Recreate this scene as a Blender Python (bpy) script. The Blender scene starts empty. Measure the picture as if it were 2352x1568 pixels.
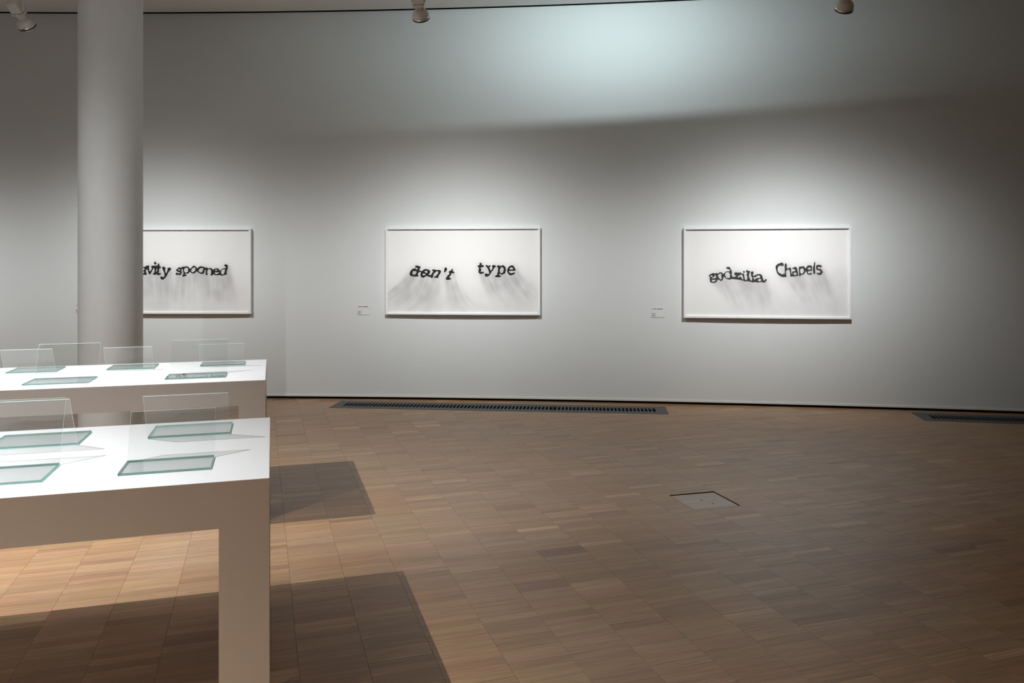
import bpy, bmesh, math, random
import numpy as np
from mathutils import Vector, Matrix

random.seed(7)
rng = np.random.default_rng(7)
S = bpy.context.scene
C = S.collection
R = math.radians

# ------------------------------------------------------------------ camera
cam_d = bpy.data.cameras.new('camera')
cam = bpy.data.objects.new('camera', cam_d)
C.objects.link(cam)
cam.location = (0, 0, 1.5)
cam.rotation_euler = (R(90), 0, 0)
cam_d.sensor_width = 36
cam_d.lens = 1790 / 2352 * 36
cam_d.shift_y = -167 / 2352
cam_d.clip_start = 0.05
S.camera = cam

# ------------------------------------------------------------------ world, exposure
world = bpy.data.worlds.new('world')
S.world = world
world.use_nodes = True
world.node_tree.nodes['Background'].inputs[0].default_value = (0.5, 0.52, 0.55, 1)
world.node_tree.nodes['Background'].inputs[1].default_value = 0.0
S.view_settings.view_transform = 'Standard'
S.view_settings.look = 'None'
S.view_settings.gamma = 1
S.view_settings.use_curve_mapping = False
S.view_settings.exposure = 0.0
S.cycles.caustics_reflective = False

# lamp strengths (watts); the lamps themselves are built further down
P_WALL = 535        # picture spotlights
P_TABLE = (1620, 1040)  # over the near table, over the far table
P_COOL = 360        # cool wall washer
P_FILL = 45        # added fill spotlights, unseen, behind the viewer
COL_WALL = (0.965, 0.99, 1.0)
COL_TABLE = (0.965, 0.985, 1.0)
COL_COOL = (0.80, 0.97, 1.0)

# ------------------------------------------------------------------ helpers
def link(o, parent=None):
    C.objects.link(o)
    if parent:
        o.parent = parent
    return o

def mesh_obj(name, verts, faces, mat=None, parent=None, smooth=False):
    me = bpy.data.meshes.new(name)
    me.from_pydata([tuple(v) for v in verts], [], faces)
    me.update()
    if mat:
        me.materials.append(mat)
    if smooth:
        me.polygons.foreach_set('use_smooth', [True] * len(me.polygons))
    return link(bpy.data.objects.new(name, me), parent)

def bm_obj(name, bm, mat, parent=None, smooth=False):
    bmesh.ops.recalc_face_normals(bm, faces=bm.faces)
    me = bpy.data.meshes.new(name)
    bm.to_mesh(me)
    bm.free()
    for m in (mat if isinstance(mat, (list, tuple)) else [mat]):
        me.materials.append(m)
    if smooth:
        me.polygons.foreach_set('use_smooth', [True] * len(me.polygons))
    return link(bpy.data.objects.new(name, me), parent)

def empty(name, loc=(0, 0, 0), rz=0):
    o = bpy.data.objects.new(name, None)
    o.empty_display_size = 0.1
    o.location = loc
    o.rotation_euler = (0, 0, rz)
    return link(o)

def tag(o, label, cat, group=None):
    o['label'] = label
    o['category'] = cat
    if group:
        o['group'] = group
    return o

def struct(o):
    o['kind'] = 'structure'
    return o

def add_box(bm, lo, hi, M=None, bevel=0.0):
    r = bmesh.ops.create_cube(bm, size=1.0)
    vs = r['verts']
    for v in vs:
        v.co = Vector([(lo[i] + hi[i]) / 2 + v.co[i] * (hi[i] - lo[i]) for i in range(3)])
    if bevel:
        es = list({e for v in vs for e in v.link_edges})
        rb = bmesh.ops.bevel(bm, geom=es, offset=bevel, segments=2, affect='EDGES', profile=0.6)
        vs = list({v for f in rb['faces'] for v in f.verts} | {v for v in vs if v.is_valid})
    if M is not None:
        for v in vs:
            v.co = M @ v.co
    return vs

def box(name, lo, hi, mat, parent=None, M=None, bevel=0.0):
    bm = bmesh.new()
    add_box(bm, lo, hi, M, bevel)
    return bm_obj(name, bm, mat, parent)

def lathe(bm, prof, n=40, M=None, ribs=0, rib_depth=0.0, cap0=False, cap1=False):
    """prof: list of (r, z)"""
    rings = []
    for r, z in prof:
        ring = []
        for k in range(n):
            a = 2 * math.pi * k / n
            rr = r
            if ribs and (k * ribs * 2 // n) % 2:
                rr = r - rib_depth
            co = Vector((rr * math.cos(a), rr * math.sin(a), z))
            ring.append(bm.verts.new(M @ co if M is not None else co))
        rings.append(ring)
    for a, b in zip(rings, rings[1:]):
        for k in range(n):
            bm.faces.new((a[k], a[(k + 1) % n], b[(k + 1) % n], b[k]))
    if cap0:
        bm.faces.new(rings[0][::-1])
    if cap1:
        bm.faces.new(rings[-1])

# ------------------------------------------------------------------ materials
def new_mat(name):
    m = bpy.data.materials.new(name)
    m.use_nodes = True
    nt = m.node_tree
    return m, nt, nt.nodes['Principled BSDF']

def N(nt, kind, **kw):
    n = nt.nodes.new(kind)
    for k, v in kw.items():
        setattr(n, k, v)
    return n

def plain(name, col, rough=0.6, metal=0.0, spec=0.5, noise=0.0, scale=20, bump=0.0):
    m, nt, p = new_mat(name)
    p.inputs['Base Color'].default_value = (*col, 1)
    p.inputs['Roughness'].default_value = rough
    p.inputs['Metallic'].default_value = metal
    p.inputs['Specular IOR Level'].default_value = spec
    if noise or bump:
        tc = N(nt, 'ShaderNodeTexCoord')
        no = N(nt, 'ShaderNodeTexNoise')
        no.inputs['Scale'].default_value = scale
        no.inputs['Detail'].default_value = 5
        nt.links.new(tc.outputs['Object'], no.inputs['Vector'])
        if noise:
            mx = N(nt, 'ShaderNodeMix', data_type='RGBA')
            mx.inputs['A'].default_value = (*[c * (1 - noise) for c in col], 1)
            mx.inputs['B'].default_value = (*[min(1, c * (1 + noise)) for c in col], 1)
            nt.links.new(no.outputs['Fac'], mx.inputs['Factor'])
            nt.links.new(mx.outputs['Result'], p.inputs['Base Color'])
        if bump:
            b = N(nt, 'ShaderNodeBump')
            b.inputs['Strength'].default_value = bump
            b.inputs['Distance'].default_value = 0.002
            nt.links.new(no.outputs['Fac'], b.inputs['Height'])
            nt.links.new(b.outputs['Normal'], p.inputs['Normal'])
    return m

M_WALL = plain('wall_paint', (0.70, 0.72, 0.715), 0.75, spec=0.3, noise=0.012, scale=1.2, bump=0.0)
M_WALLB = plain('side_wall_paint', (0.62, 0.63, 0.63), 0.9, spec=0.1, noise=0.012, scale=1.2)
M_WALLD = plain('bounce_cutting_wall_paint', (0.10, 0.10, 0.10), 0.9, spec=0.1)  # unseen right wall, darkened to cut the light it bounces back
M_CEIL = plain('ceiling_paint', (0.86, 0.86, 0.85), 0.85, spec=0.2, noise=0.02, scale=1.5)
M_GAP_SHADE = plain('painted_gap_shade', (0.012, 0.012, 0.014), 0.9, spec=0.1)  # near-black, puts the shade of narrow gaps into the colour
M_TRIM = plain('trim_paint', (0.72, 0.72, 0.70), 0.5)
M_COLUMN = plain('column_plaster', (0.67, 0.675, 0.665), 0.6, spec=0.35, noise=0.03, scale=6, bump=0.06)
M_TABLE = plain('white_table_lacquer', (0.77, 0.775, 0.775), 0.38, spec=0.4, noise=0.008, scale=3)
M_FRAME = plain('white_frame_lacquer', (0.86, 0.855, 0.845), 0.4)
M_INK = plain('charcoal_ink', (0.018, 0.017, 0.016), 0.75, spec=0.2, noise=0.3, scale=60)
M_INK2 = plain('charcoal_ink_grey', (0.045, 0.045, 0.046), 0.75, spec=0.2, noise=0.25, scale=60)
M_CARD = plain('label_card', (0.74, 0.745, 0.74), 0.5)
M_TEXT = plain('label_text', (0.05, 0.05, 0.048), 0.7)
M_TEXT2 = plain('label_small_text', (0.27, 0.27, 0.26), 0.7)
M_GRILLE = plain('grille_metal', (0.075, 0.082, 0.082), 0.5, metal=0.3, noise=0.1, scale=15)
M_PIT_SHADE = plain('painted_pit_shade', (0.004, 0.004, 0.004), 0.9, spec=0.05)  # near-black colour that paints in the dark of a recess
M_LAMPW = plain('lamp_paint', (0.60, 0.58, 0.54), 0.45, noise=0.02, scale=30)
M_CHROME = plain('lamp_chrome', (0.82, 0.82, 0.80), 0.08, metal=1.0)
M_BLACK = plain('black_rubber', (0.01, 0.01, 0.01), 0.5)
M_SCREW = plain('screw_metal', (0.6, 0.58, 0.54), 0.25, metal=1.0)
M_SLAB = plain('floor_joint', (0.045, 0.028, 0.016), 0.9)
M_SUBFLOOR = plain('floor_beyond', (0.36, 0.24, 0.14), 0.5, noise=0.15, scale=8)

def lens_mat():
    m, nt, p = new_mat('lamp_lens')
    p.inputs['Base Color'].default_value = (0.6, 0.6, 0.58, 1)
    p.inputs['Roughness'].default_value = 0.2
    p.inputs['Emission Color'].default_value = (1, 0.97, 0.93, 1)
    p.inputs['Emission Strength'].default_value = 0.25
    return m
M_LENS = lens_mat()

def glass_mats():
    # broad faces: clear pane with mirror reflection; edges: dense sea-green
    m = bpy.data.materials.new('clear_glass')
    m.use_nodes = True
    nt = m.node_tree
    nt.nodes.clear()
    out = N(nt, 'ShaderNodeOutputMaterial')
    mix = N(nt, 'ShaderNodeMixShader')
    tr = N(nt, 'ShaderNodeBsdfTransparent')
    tr.inputs[0].default_value = (0.978, 0.989, 0.986, 1)
    gl = N(nt, 'ShaderNodeBsdfGlossy')
    gl.inputs['Roughness'].default_value = 0.0
    fr = N(nt, 'ShaderNodeFresnel')
    fr.inputs[0].default_value = 1.45
    gg = N(nt, 'ShaderNodeNewGeometry')
    io = N(nt, 'ShaderNodeMix', data_type='FLOAT')   # the same pane from inside and outside
    io.inputs['A'].default_value = 1.45
    io.inputs['B'].default_value = 1 / 1.45
    nt.links.new(gg.outputs['Backfacing'], io.inputs['Factor'])
    nt.links.new(io.outputs['Result'], fr.inputs[0])
    nt.links.new(fr.outputs[0], mix.inputs[0])
    nt.links.new(tr.outputs[0], mix.inputs[1])
    nt.links.new(gl.outputs[0], mix.inputs[2])
    nt.links.new(mix.outputs[0], out.inputs[0])
    def edge(name, tcol, dcol, body, gloss):
        e = bpy.data.materials.new(name)
        e.use_nodes = True
        nt = e.node_tree
        nt.nodes.clear()
        out = N(nt, 'ShaderNodeOutputMaterial')
        m0, m1, m2 = (N(nt, 'ShaderNodeMixShader') for _ in range(3))
        tr = N(nt, 'ShaderNodeBsdfTransparent')
        tr.inputs[0].default_value = (*tcol, 1)
        tl = N(nt, 'ShaderNodeBsdfTranslucent')
        tl.inputs[0].default_value = (*dcol, 1)
        df = N(nt, 'ShaderNodeBsdfDiffuse')
        df.inputs[0].default_value = (*dcol, 1)
        gl = N(nt, 'ShaderNodeBsdfGlossy')
        gl.inputs['Roughness'].default_value = 0.15
        m0.inputs[0].default_value = 0.5
        m1.inputs[0].default_value = body
        m2.inputs[0].default_value = gloss
        for n, x, y in ((m0, tl, df), (m1, tr, m0), (m2, m1, gl)):
            nt.links.new(x.outputs[0], n.inputs[1])
            nt.links.new(y.outputs[0], n.inputs[2])
        nt.links.new(m2.outputs[0], out.inputs[0])
        return e
    return m, edge('thin_glass_edge', (0.5, 0.7, 0.66), (0.72, 0.90, 0.86), 0.8, 0.12), edge('thick_glass_edge', (0.22, 0.42, 0.38), (0.22, 0.42, 0.38), 0.6, 0.10)
M_GLASS, M_GEDGE, M_GEDGE2 = glass_mats()

def glazing_mat():
    m = bpy.data.materials.new('museum_glazing')
    m.use_nodes = True
    nt = m.node_tree
    nt.nodes.clear()
    out = N(nt, 'ShaderNodeOutputMaterial')
    mix = N(nt, 'ShaderNodeMixShader')
    mix.inputs[0].default_value = 0.006
    tr = N(nt, 'ShaderNodeBsdfTransparent')
    gl = N(nt, 'ShaderNodeBsdfGlossy')
    gl.inputs['Roughness'].default_value = 0.02
    nt.links.new(tr.outputs[0], mix.inputs[1])
    nt.links.new(gl.outputs[0], mix.inputs[2])
    nt.links.new(mix.outputs[0], out.inputs[0])
    return m
M_GLAZING = glazing_mat()

YAW_P = R(17.9)      # parquet direction
def wood_mat(name, pale=False):
    m, nt, p = new_mat(name)
    L = nt.links.new
    geo = N(nt, 'ShaderNodeNewGeometry')
    at = N(nt, 'ShaderNodeAttribute')
    at.attribute_name = 'tint'
    sep = N(nt, 'ShaderNodeSeparateColor')
    L(at.outputs['Color'], sep.inputs[0])
    rot = N(nt, 'ShaderNodeVectorRotate', rotation_type='Z_AXIS')
    rot.inputs['Angle'].default_value = -YAW_P
    L(geo.outputs['Position'], rot.inputs['Vector'])
    # every strip samples its own place in the grain
    off = N(nt, 'ShaderNodeCombineXYZ')
    mul = N(nt, 'ShaderNodeMath', operation='MULTIPLY')
    mul.inputs[1].default_value = 37.0
    L(sep.outputs[1], mul.inputs[0])
    mul2 = N(nt, 'ShaderNodeMath', operation='MULTIPLY')
    mul2.inputs[1].default_value = 91.0
    L(sep.outputs[2], mul2.inputs[0])
    L(mul.outputs[0], off.inputs[0]); L(mul2.outputs[0], off.inputs[2])
    add = N(nt, 'ShaderNodeVectorMath', operation='ADD')
    L(rot.outputs[0], add.inputs[0]); L(off.outputs[0], add.inputs[1])
    sc = N(nt, 'ShaderNodeVectorMath', operation='MULTIPLY')
    sc.inputs[1].default_value = (3.0, 55.0, 1.0)
    L(add.outputs[0], sc.inputs[0])
    g1 = N(nt, 'ShaderNodeTexNoise')
    g1.inputs['Scale'].default_value = 1.0
    g1.inputs['Detail'].default_value = 7
    g1.inputs['Roughness'].default_value = 0.65
    g1.inputs['Distortion'].default_value = 0.6
    L(sc.outputs[0], g1.inputs['Vector'])
    # cathedral figure, on some strips only
    sc2 = N(nt, 'ShaderNodeVectorMath', operation='MULTIPLY')
    sc2.inputs[1].default_value = (9.0, 40.0, 1.0)
    L(add.outputs[0], sc2.inputs[0])
    wv = N(nt, 'ShaderNodeTexWave', wave_type='BANDS', bands_direction='Y')
    wv.inputs['Scale'].default_value = 0.55
    wv.inputs['Distortion'].default_value = 9.0
    wv.inputs['Detail'].default_value = 3
    wv.inputs['Detail Scale'].default_value = 0.8
    L(sc2.outputs[0], wv.inputs['Vector'])
    fig = N(nt, 'ShaderNodeMapRange')
    fig.inputs[1].default_value = 0.6; fig.inputs[2].default_value = 1.0
    fig.inputs[3].default_value = 0.0; fig.inputs[4].default_value = 0.45
    L(sep.outputs[2], fig.inputs[0])
    gm = N(nt, 'ShaderNodeMix', data_type='FLOAT')
    L(fig.outputs[0], gm.inputs['Factor']); L(g1.outputs['Fac'], gm.inputs['A']); L(wv.outputs['Fac'], gm.inputs['B'])
    # strip tone: R channel
    tone = N(nt, 'ShaderNodeValToRGB')
    cr = tone.color_ramp
    if pale:
        cr.elements[0].color = (0.36, 0.275, 0.20, 1); cr.elements[1].color = (0.44, 0.345, 0.255, 1)
    else:
        cr.elements[0].position = 0.0; cr.elements[0].color = (0.233, 0.121, 0.050, 1)
        cr.elements[1].position = 1.0; cr.elements[1].color = (0.518, 0.313, 0.154, 1)
        e = cr.elements.new(0.35); e.color = (0.333, 0.184, 0.082, 1)
        e = cr.elements.new(0.75); e.color = (0.393, 0.224, 0.104, 1)
    L(sep.outputs[0], tone.inputs[0])
    gr = N(nt, 'ShaderNodeMapRange')
    gr.inputs[1].default_value = 0.28; gr.inputs[2].default_value = 0.72
    gr.inputs[3].default_value = 0.72; gr.inputs[4].default_value = 1.20
    L(gm.outputs['Result'], gr.inputs[0])
    sm = N(nt, 'ShaderNodeVectorMath', operation='SCALE')
    L(tone.outputs['Color'], sm.inputs[0]); L(gr.outputs[0], sm.inputs['Scale'])
    # reddish / greenish drift between strips
    hue = N(nt, 'ShaderNodeHueSaturation')
    hm = N(nt, 'ShaderNodeMapRange')
    hm.inputs[3].default_value = 0.490; hm.inputs[4].default_value = 0.508
    L(sep.outputs[1], hm.inputs[0])
    L(hm.outputs[0], hue.inputs['Hue'])
    # foot wear: patches of greyed, dusty varnish
    wn = N(nt, 'ShaderNodeTexNoise')
    wn.inputs['Scale'].default_value = 0.9
    wn.inputs['Detail'].default_value = 4
    L(geo.outputs['Position'], wn.inputs['Vector'])
    ws = N(nt, 'ShaderNodeMapRange')
    ws.inputs[1].default_value = 0.35; ws.inputs[2].default_value = 0.7
    ws.inputs[3].default_value = 1.0; ws.inputs[4].default_value = 0.82
    L(wn.outputs['Fac'], ws.inputs[0])
    L(ws.outputs[0], hue.inputs['Saturation'])
    L(sm.outputs[0], hue.inputs['Color'])
    # small dark knots and dents
    kn = N(nt, 'ShaderNodeTexVoronoi')
    kn.inputs['Scale'].default_value = 2.2
    sk = N(nt, 'ShaderNodeVectorMath', operation='MULTIPLY')
    sk.inputs[1].default_value = (1.0, 3.0, 1.0)
    L(add.outputs[0], sk.inputs[0]); L(sk.outputs[0], kn.inputs['Vector'])
    km = N(nt, 'ShaderNodeMapRange')
    km.inputs[1].default_value = 0.012; km.inputs[2].default_value = 0.05
    km.inputs[3].default_value = 0.55; km.inputs[4].default_value = 1.0
    L(kn.outputs['Distance'], km.inputs[0])
    ks = N(nt, 'ShaderNodeVectorMath', operation='SCALE')
    L(hue.outputs[0], ks.inputs[0]); L(km.outputs[0], ks.inputs['Scale'])
    L(ks.outputs[0], p.inputs['Base Color'])
    rr = N(nt, 'ShaderNodeMapRange')
    rr.inputs[3].default_value = 0.27; rr.inputs[4].default_value = 0.38
    L(wn.outputs['Fac'], rr.inputs[0]); L(rr.outputs[0], p.inputs['Roughness'])
    p.inputs['Specular IOR Level'].default_value = 0.40
    b = N(nt, 'ShaderNodeBump')
    b.inputs['Strength'].default_value = 0.12
    b.inputs['Distance'].default_value = 0.001
    L(gm.outputs['Result'], b.inputs['Height']); L(b.outputs[0], p.inputs['Normal'])
    return m
M_WOOD = wood_mat('oak_strip')
M_WOODP = wood_mat('pale_worn_oak', True)

def paper_mat():
    m, nt, p = new_mat('drawing_paper')
    at = N(nt, 'ShaderNodeAttribute')
    at.attribute_name = 'charcoal'
    nt.links.new(at.outputs['Color'], p.inputs['Base Color'])
    p.inputs['Roughness'].default_value = 0.85
    p.inputs['Specular IOR Level'].default_value = 0.15
    return m
M_PAPER = paper_mat()

# ------------------------------------------------------------------ structure
WC = np.array([-4.645, -40.463])     # centre of the long curved wall
WR = 49.523
CEIL = 4.47
def wall_y(x, dr=0.0):
    return WC[1] + math.sqrt((WR + dr) ** 2 - (x - WC[0]) ** 2)
def wall_n(x):                        # unit tangent (to the right) and inward normal at x
    v = Vector((x - WC[0], wall_y(x) - WC[1], 0)).normalized()
    return Vector((v.y, -v.x, 0)), -v

XL, XR, YB = -10.5, 12.0, -7.0
def arc_band(name, x0, x1, z0, z1, t0, t1, mat, n=72):
    """solid curved strip: inner radius offset t0, outer offset t1"""
    vs, fs = [], []
    for i in range(n + 1):
        x = x0 + (x1 - x0) * i / n
        for t in (t0, t1):
            a = math.asin((x - WC[0]) / WR)
            px = WC[0] + (WR + t) * math.sin(a)
            py = WC[1] + (WR + t) * math.cos(a)
            vs += [(px, py, z0), (px, py, z1)]
    for i in range(n):
        a, b = 4 * i, 4 * i + 4
        fs += [(a, b, b + 1, a + 1), (a + 2, a + 3, b + 3, b + 2), (a + 1, b + 1, b + 3, a + 3), (a, a + 2, b + 2, b)]
    fs += [(0, 1, 3, 2), (4 * n, 4 * n + 2, 4 * n + 3, 4 * n + 1)]
    o = mesh_obj(name, vs, fs, mat)
    sm = [abs(p.normal.z) < 0.5 for p in o.data.polygons]
    o.data.polygons.foreach_set('use_smooth', sm)
    # keep edges crisp
    for e in o.data.edges:
        v0, v1 = (o.data.vertices[i].co for i in e.vertices)
        if abs(v0.z - v1.z) < 1e-6:
            e.use_edge_sharp = True
    return o

struct(arc_band('wall_back', XL, XR, 0.034, CEIL + 0.35, 0.0, 0.18, M_WALL))
struct(arc_band('baseboard_back', XL, XR, 0.028, 0.047, -0.010, 0.02, M_TRIM))
struct(arc_band('trim_1', XL, XR, -0.01, 0.034, 0.05, 0.18, M_GAP_SHADE))  # back of the floor gap, its shade given by the colour
struct(arc_band('trim_2', XL, XR, CEIL + 0.26, CEIL + 0.34, -0.2, 0.0, M_GAP_SHADE))  # unseen black cap that keeps the ceiling gap dark

struct(arc_band('trim_gap_shade', XL, XR, CEIL - 0.007, CEIL + 0.25, -0.003, 0.01, M_GAP_SHADE))  # added black strip standing in for the shade in the ceiling gap

def prism(name, poly, z0, z1, mat, parent=None):
    n = len(poly)
    vs = [(x, y, z0) for x, y in poly] + [(x, y, z1) for x, y in poly]
    fs = [tuple(range(n))[::-1], tuple(range(n, 2 * n))] + [(i, (i + 1) % n, n + (i + 1) % n, n + i) for i in range(n)]
    return mesh_obj(name, vs, fs, mat, parent)

arc = [(XL + (XR - XL) * i / 72, wall_y(XL + (XR - XL) * i / 72, -0.032)) for i in range(73)]
struct(prism('ceiling', [(XL, YB)] + [(XR, YB)] + arc[::-1], CEIL, CEIL + 0.22, M_CEIL))
struct(box('wall_left', (XL - 0.2, YB, 0), (XL, 9.6, CEIL + 0.3), M_WALLB))
struct(box('wall_right', (XR, YB, 0), (XR + 0.2, 9.6, CEIL + 0.3), M_WALLD))
struct(box('wall_front', (XL - 0.2, YB - 0.2, 0), (XR + 0.2, YB, CEIL + 0.3), M_WALLB))

# ------------------------------------------------------------------ parquet floor
floor = struct(prism('floor', [(XL, YB), (XR, YB)] + [(x, y + 0.2) for x, y in arc[::-1]], -0.10, -0.012, M_SLAB))
cp, sp_ = math.cos(YAW_P), math.sin(YAW_P)
def p2w(u, v):
    return (u * cp - v * sp_, u * sp_ + v * cp)
def w2p(x, y):
    return (x * cp + y * sp_, -x * sp_ + y * cp)

def halfplane(poly, a, b, keep_left):
    out = []
    n = len(poly)
    def side(p):
        s = (b[0] - a[0]) * (p[1] - a[1]) - (b[1] - a[1]) * (p[0] - a[0])
        return s if keep_left else -s
    for i in range(n):
        p, q = poly[i], poly[(i + 1) % n]
        sp, sq = side(p), side(q)
        if sp >= 0:
            out.append(p)
        if sp * sq < 0:
            t = sp / (sp - sq)
            out.append((p[0] + t * (q[0] - p[0]), p[1] + t * (q[1] - p[1])))
    return out
def parea(P):
    return abs(sum(P[i][0] * P[(i + 1) % len(P)][1] - P[(i + 1) % len(P)][0] * P[i][1] for i in range(len(P)))) / 2
def subtract(polys, clip):            # clip is convex, counter-clockwise
    res = []
    for P in polys:
        rem = P
        for i in range(len(clip)):
            a, b = clip[i], clip[(i + 1) % len(clip)]
            o = halfplane(rem, a, b, False)
            if len(o) >= 3 and parea(o) > 1e-5:
                res.append(o)
            rem = halfplane(rem, a, b, True)
            if len(rem) < 3:
                break
    return res

# openings in the parquet
def rect(cx, cy, lx, ly, yaw):
    c, s = math.cos(yaw), math.sin(yaw)
    return [(cx + x * c - y * s, cy + x * s + y * c) for x, y in ((-lx / 2, -ly / 2), (lx / 2, -ly / 2), (lx / 2, ly / 2), (-lx / 2, ly / 2))]
HATCH = (1.245, 5.052, R(15.5))
GR_YAW = math.atan2(8.039 - 8.417, 1.612 + 1.98)
GR_W = 0.437
def along(p, yaw, u, v):
    return (p[0] + u * math.cos(yaw) - v * math.sin(yaw), p[1] + u * math.sin(yaw) + v * math.cos(yaw))
GR_A = (-1.98, 8.417)                  # near left corner of the long grille
GR2_YAW = R(-11.2)
GR_B = (4.085, 7.70)
grilles = [(GR_A, GR_YAW, 2.41), (along(GR_A, GR_YAW, 2.414, 0), GR_YAW, 1.20), (GR_B, GR2_YAW, 2.41)]
def gr_poly(g, m=0.004):
    p, yaw, ln = g
    return [along(p, yaw, -m, -m), along(p, yaw, ln + m, -m), along(p, yaw, ln + m, GR_W + m), along(p, yaw, -m, GR_W + m)]
holes = [rect(HATCH[0], HATCH[1], 0.332, 0.332, HATCH[2])] + [gr_poly(g) for g in grilles]

PL, PW, GAP = 0.2525, 0.0505, 0.0010
pieces = []      # (poly world, z, tint)
REG = (-8.2, 9.5, -1.2, 9.3)
us = [w2p(x, y)[0] for x in REG[:2] for y in REG[2:]]
vsr = [w2p(x, y)[1] for x in REG[:2] for y in REG[2:]]
U0 = 0.137       # a joint line passes here
i0, i1 = int((min(us) - U0) / PL) - 1, int((max(us) - U0) / PL) + 1
for i in range(i0, i1 + 1):
    voff = random.random() * PW
    j0, j1 = int(min(vsr) / PW) - 1, int(max(vsr) / PW) + 1
    run = 0; tone0 = 0.5
    for j in range(j0, j1 + 1):
        ua, ub = U0 + i * PL, U0 + (i + 1) * PL
        va, vb = voff + j * PW, voff + (j + 1) * PW
        mx, my = p2w((ua + ub) / 2, (va + vb) / 2)
        if run <= 0:
            tone0 = min(1, max(0, random.gauss(0.52, 0.15)))
            run = random.choice((1, 1, 1, 1, 2))
        run -= 1
        tone = min(1, max(0, tone0 + random.gauss(0, 0.05)))
        t = (tone, random.random(), random.random())
        if not (REG[0] < mx < REG[1] and REG[2] < my < REG[3]) or my > wall_y(mx) + 0.14:
            continue
        g = GAP / 2
        P = [p2w(ua + g, va + g * .5), p2w(ub - g, va + g * .5), p2w(ub - g, vb - g * .5), p2w(ua + g, vb - g * .5)]
        polys = [P]
        for h in holes:
            hc = (sum(q[0] for q in h) / 4, sum(q[1] for q in h) / 4)
            rad = max(math.hypot(q[0] - hc[0], q[1] - hc[1]) for q in h)
            if math.hypot(mx - hc[0], my - hc[1]) < rad + 0.2:
                polys = subtract(polys, h)
        for q in polys:
            pieces.append((q, -abs(random.gauss(0, 0.00018)), t, len(polys)))

# near strips that show largest in the photograph become parts of their own
def pix(x, y):
    return 1176 + 1790 * x / y, 617 + 1790 * 1.5 / y
def visible_near(pc):
    P, z, t, n = pc
    x = sum(q[0] for q in P) / len(P); y = sum(q[1] for q in P) / len(P)
    if y < 1.5:
        return -1
    px, py = pix(x, y)
    if not (0 <= px <= 2352 and py <= 1590):
        return -1
    # the part the near table hides
    if px < 515 and py < 1215 + (515 - px) * 0.088:
        return -1
    if 505 < px < 628:
        return -1
    return parea(P) * 1.5 * 1790 ** 2 / y ** 3
order = sorted(range(len(pieces)), key=lambda k: -visible_near(pieces[k]))
big = set(order[:300])

def piece_geo(pc):
    P, z, t, n = pc
    if sum(P[i][0] * P[(i + 1) % len(P)][1] - P[(i + 1) % len(P)][0] * P[i][1] for i in range(len(P))) < 0:
        P = P[::-1]
    n = len(P)
    vs = [(x, y, z) for x, y in P] + [(x, y, -0.0125) for x, y in P]
    fs = [tuple(range(n))] + [(i, n + i, n + (i + 1) % n, (i + 1) % n) for i in range(n)]
    return vs, fs
def tint_attr(me, cols):
    a = me.color_attributes.new('tint', 'FLOAT_COLOR', 'POINT')
    a.data.foreach_set('color', np.asarray(cols, dtype=np.float32).ravel())

AV, AF, AC = [], [], []
for k, pc in enumerate(pieces):
    vs, fs = piece_geo(pc)
    if k in big:
        o = mesh_obj('plank', vs, fs, M_WOOD, floor)
        tint_attr(o.data, [(*pc[2], 1)] * len(vs))
    else:
        b = len(AV)
        AV += vs
        AF += [tuple(b + q for q in f) for f in fs]
        AC += [(*pc[2], 1)] * len(vs)
field = mesh_obj('plank_field', AV, AF, M_WOOD, floor)
tint_attr(field.data, AC)
field['kind'] = 'stuff'
# plain floor outside the laid region, behind the viewer and to the sides
mesh_obj('floor_beyond', [(XL, YB, -0.006), (XR, YB, -0.006), (XR, REG[2] - .1, -0.006), (XL, REG[2] - .1, -0.006),
                          (REG[0] - .1, REG[2] - .1, -0.006), (REG[0] - .1, 9.1, -0.006), (XL, 9.1, -0.006),
                          (REG[1] + .1, REG[2] - .1, -0.006), (XR, 7.2, -0.006), (REG[1] + .1, 7.2, -0.006)],
         [(0, 1, 2, 3), (3, 4, 5, 6), (7, 2, 8, 9)], M_SUBFLOOR, floor)

# ------------------------------------------------------------------ column
CX, CY, CR = -3.443, 6.69, 0.25
col = empty('column', (CX, CY, 0))
tag(col, 'round white plaster column behind the far white table', 'column')
bm = bmesh.new()
lathe(bm, [(CR, 0.03), (CR, CEIL)], 96)
bm_obj('shaft', bm, M_COLUMN, col, True)
bm = bmesh.new()
lathe(bm, [(CR - 0.012, 0.0), (CR - 0.012, 0.03), (CR, 0.03)], 96)
bm_obj('shadow_joint', bm, M_GAP_SHADE, col)

# ------------------------------------------------------------------ tables
YAW_T = R(17.1)
TH = 0.84
def table(loc, length, depth, label):
    t = empty('display_table', (loc[0], loc[1], 0), YAW_T)
    tag(t, label, 'table', 'white display tables')
    box('tabletop', (-length, 0, TH - 0.147), (0, depth, TH), M_TABLE, t, bevel=0.0015)
    w = 0.150
    for x in (-length, -w):
        for y in (0, depth - w):
            box('leg', (x, y, 0), (x + w, y + w, TH - 0.1465), M_TABLE, t)
    return t
T1 = (-0.766, 2.461)
T2 = (-1.465, 4.629)
table(T1, 3.0, 1.05, 'thick-legged white display table nearest the viewer, cut by the left edge')
table(T2, 3.0, 1.10, 'thick-legged white display table behind the nearer one, beside the round column')

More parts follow.
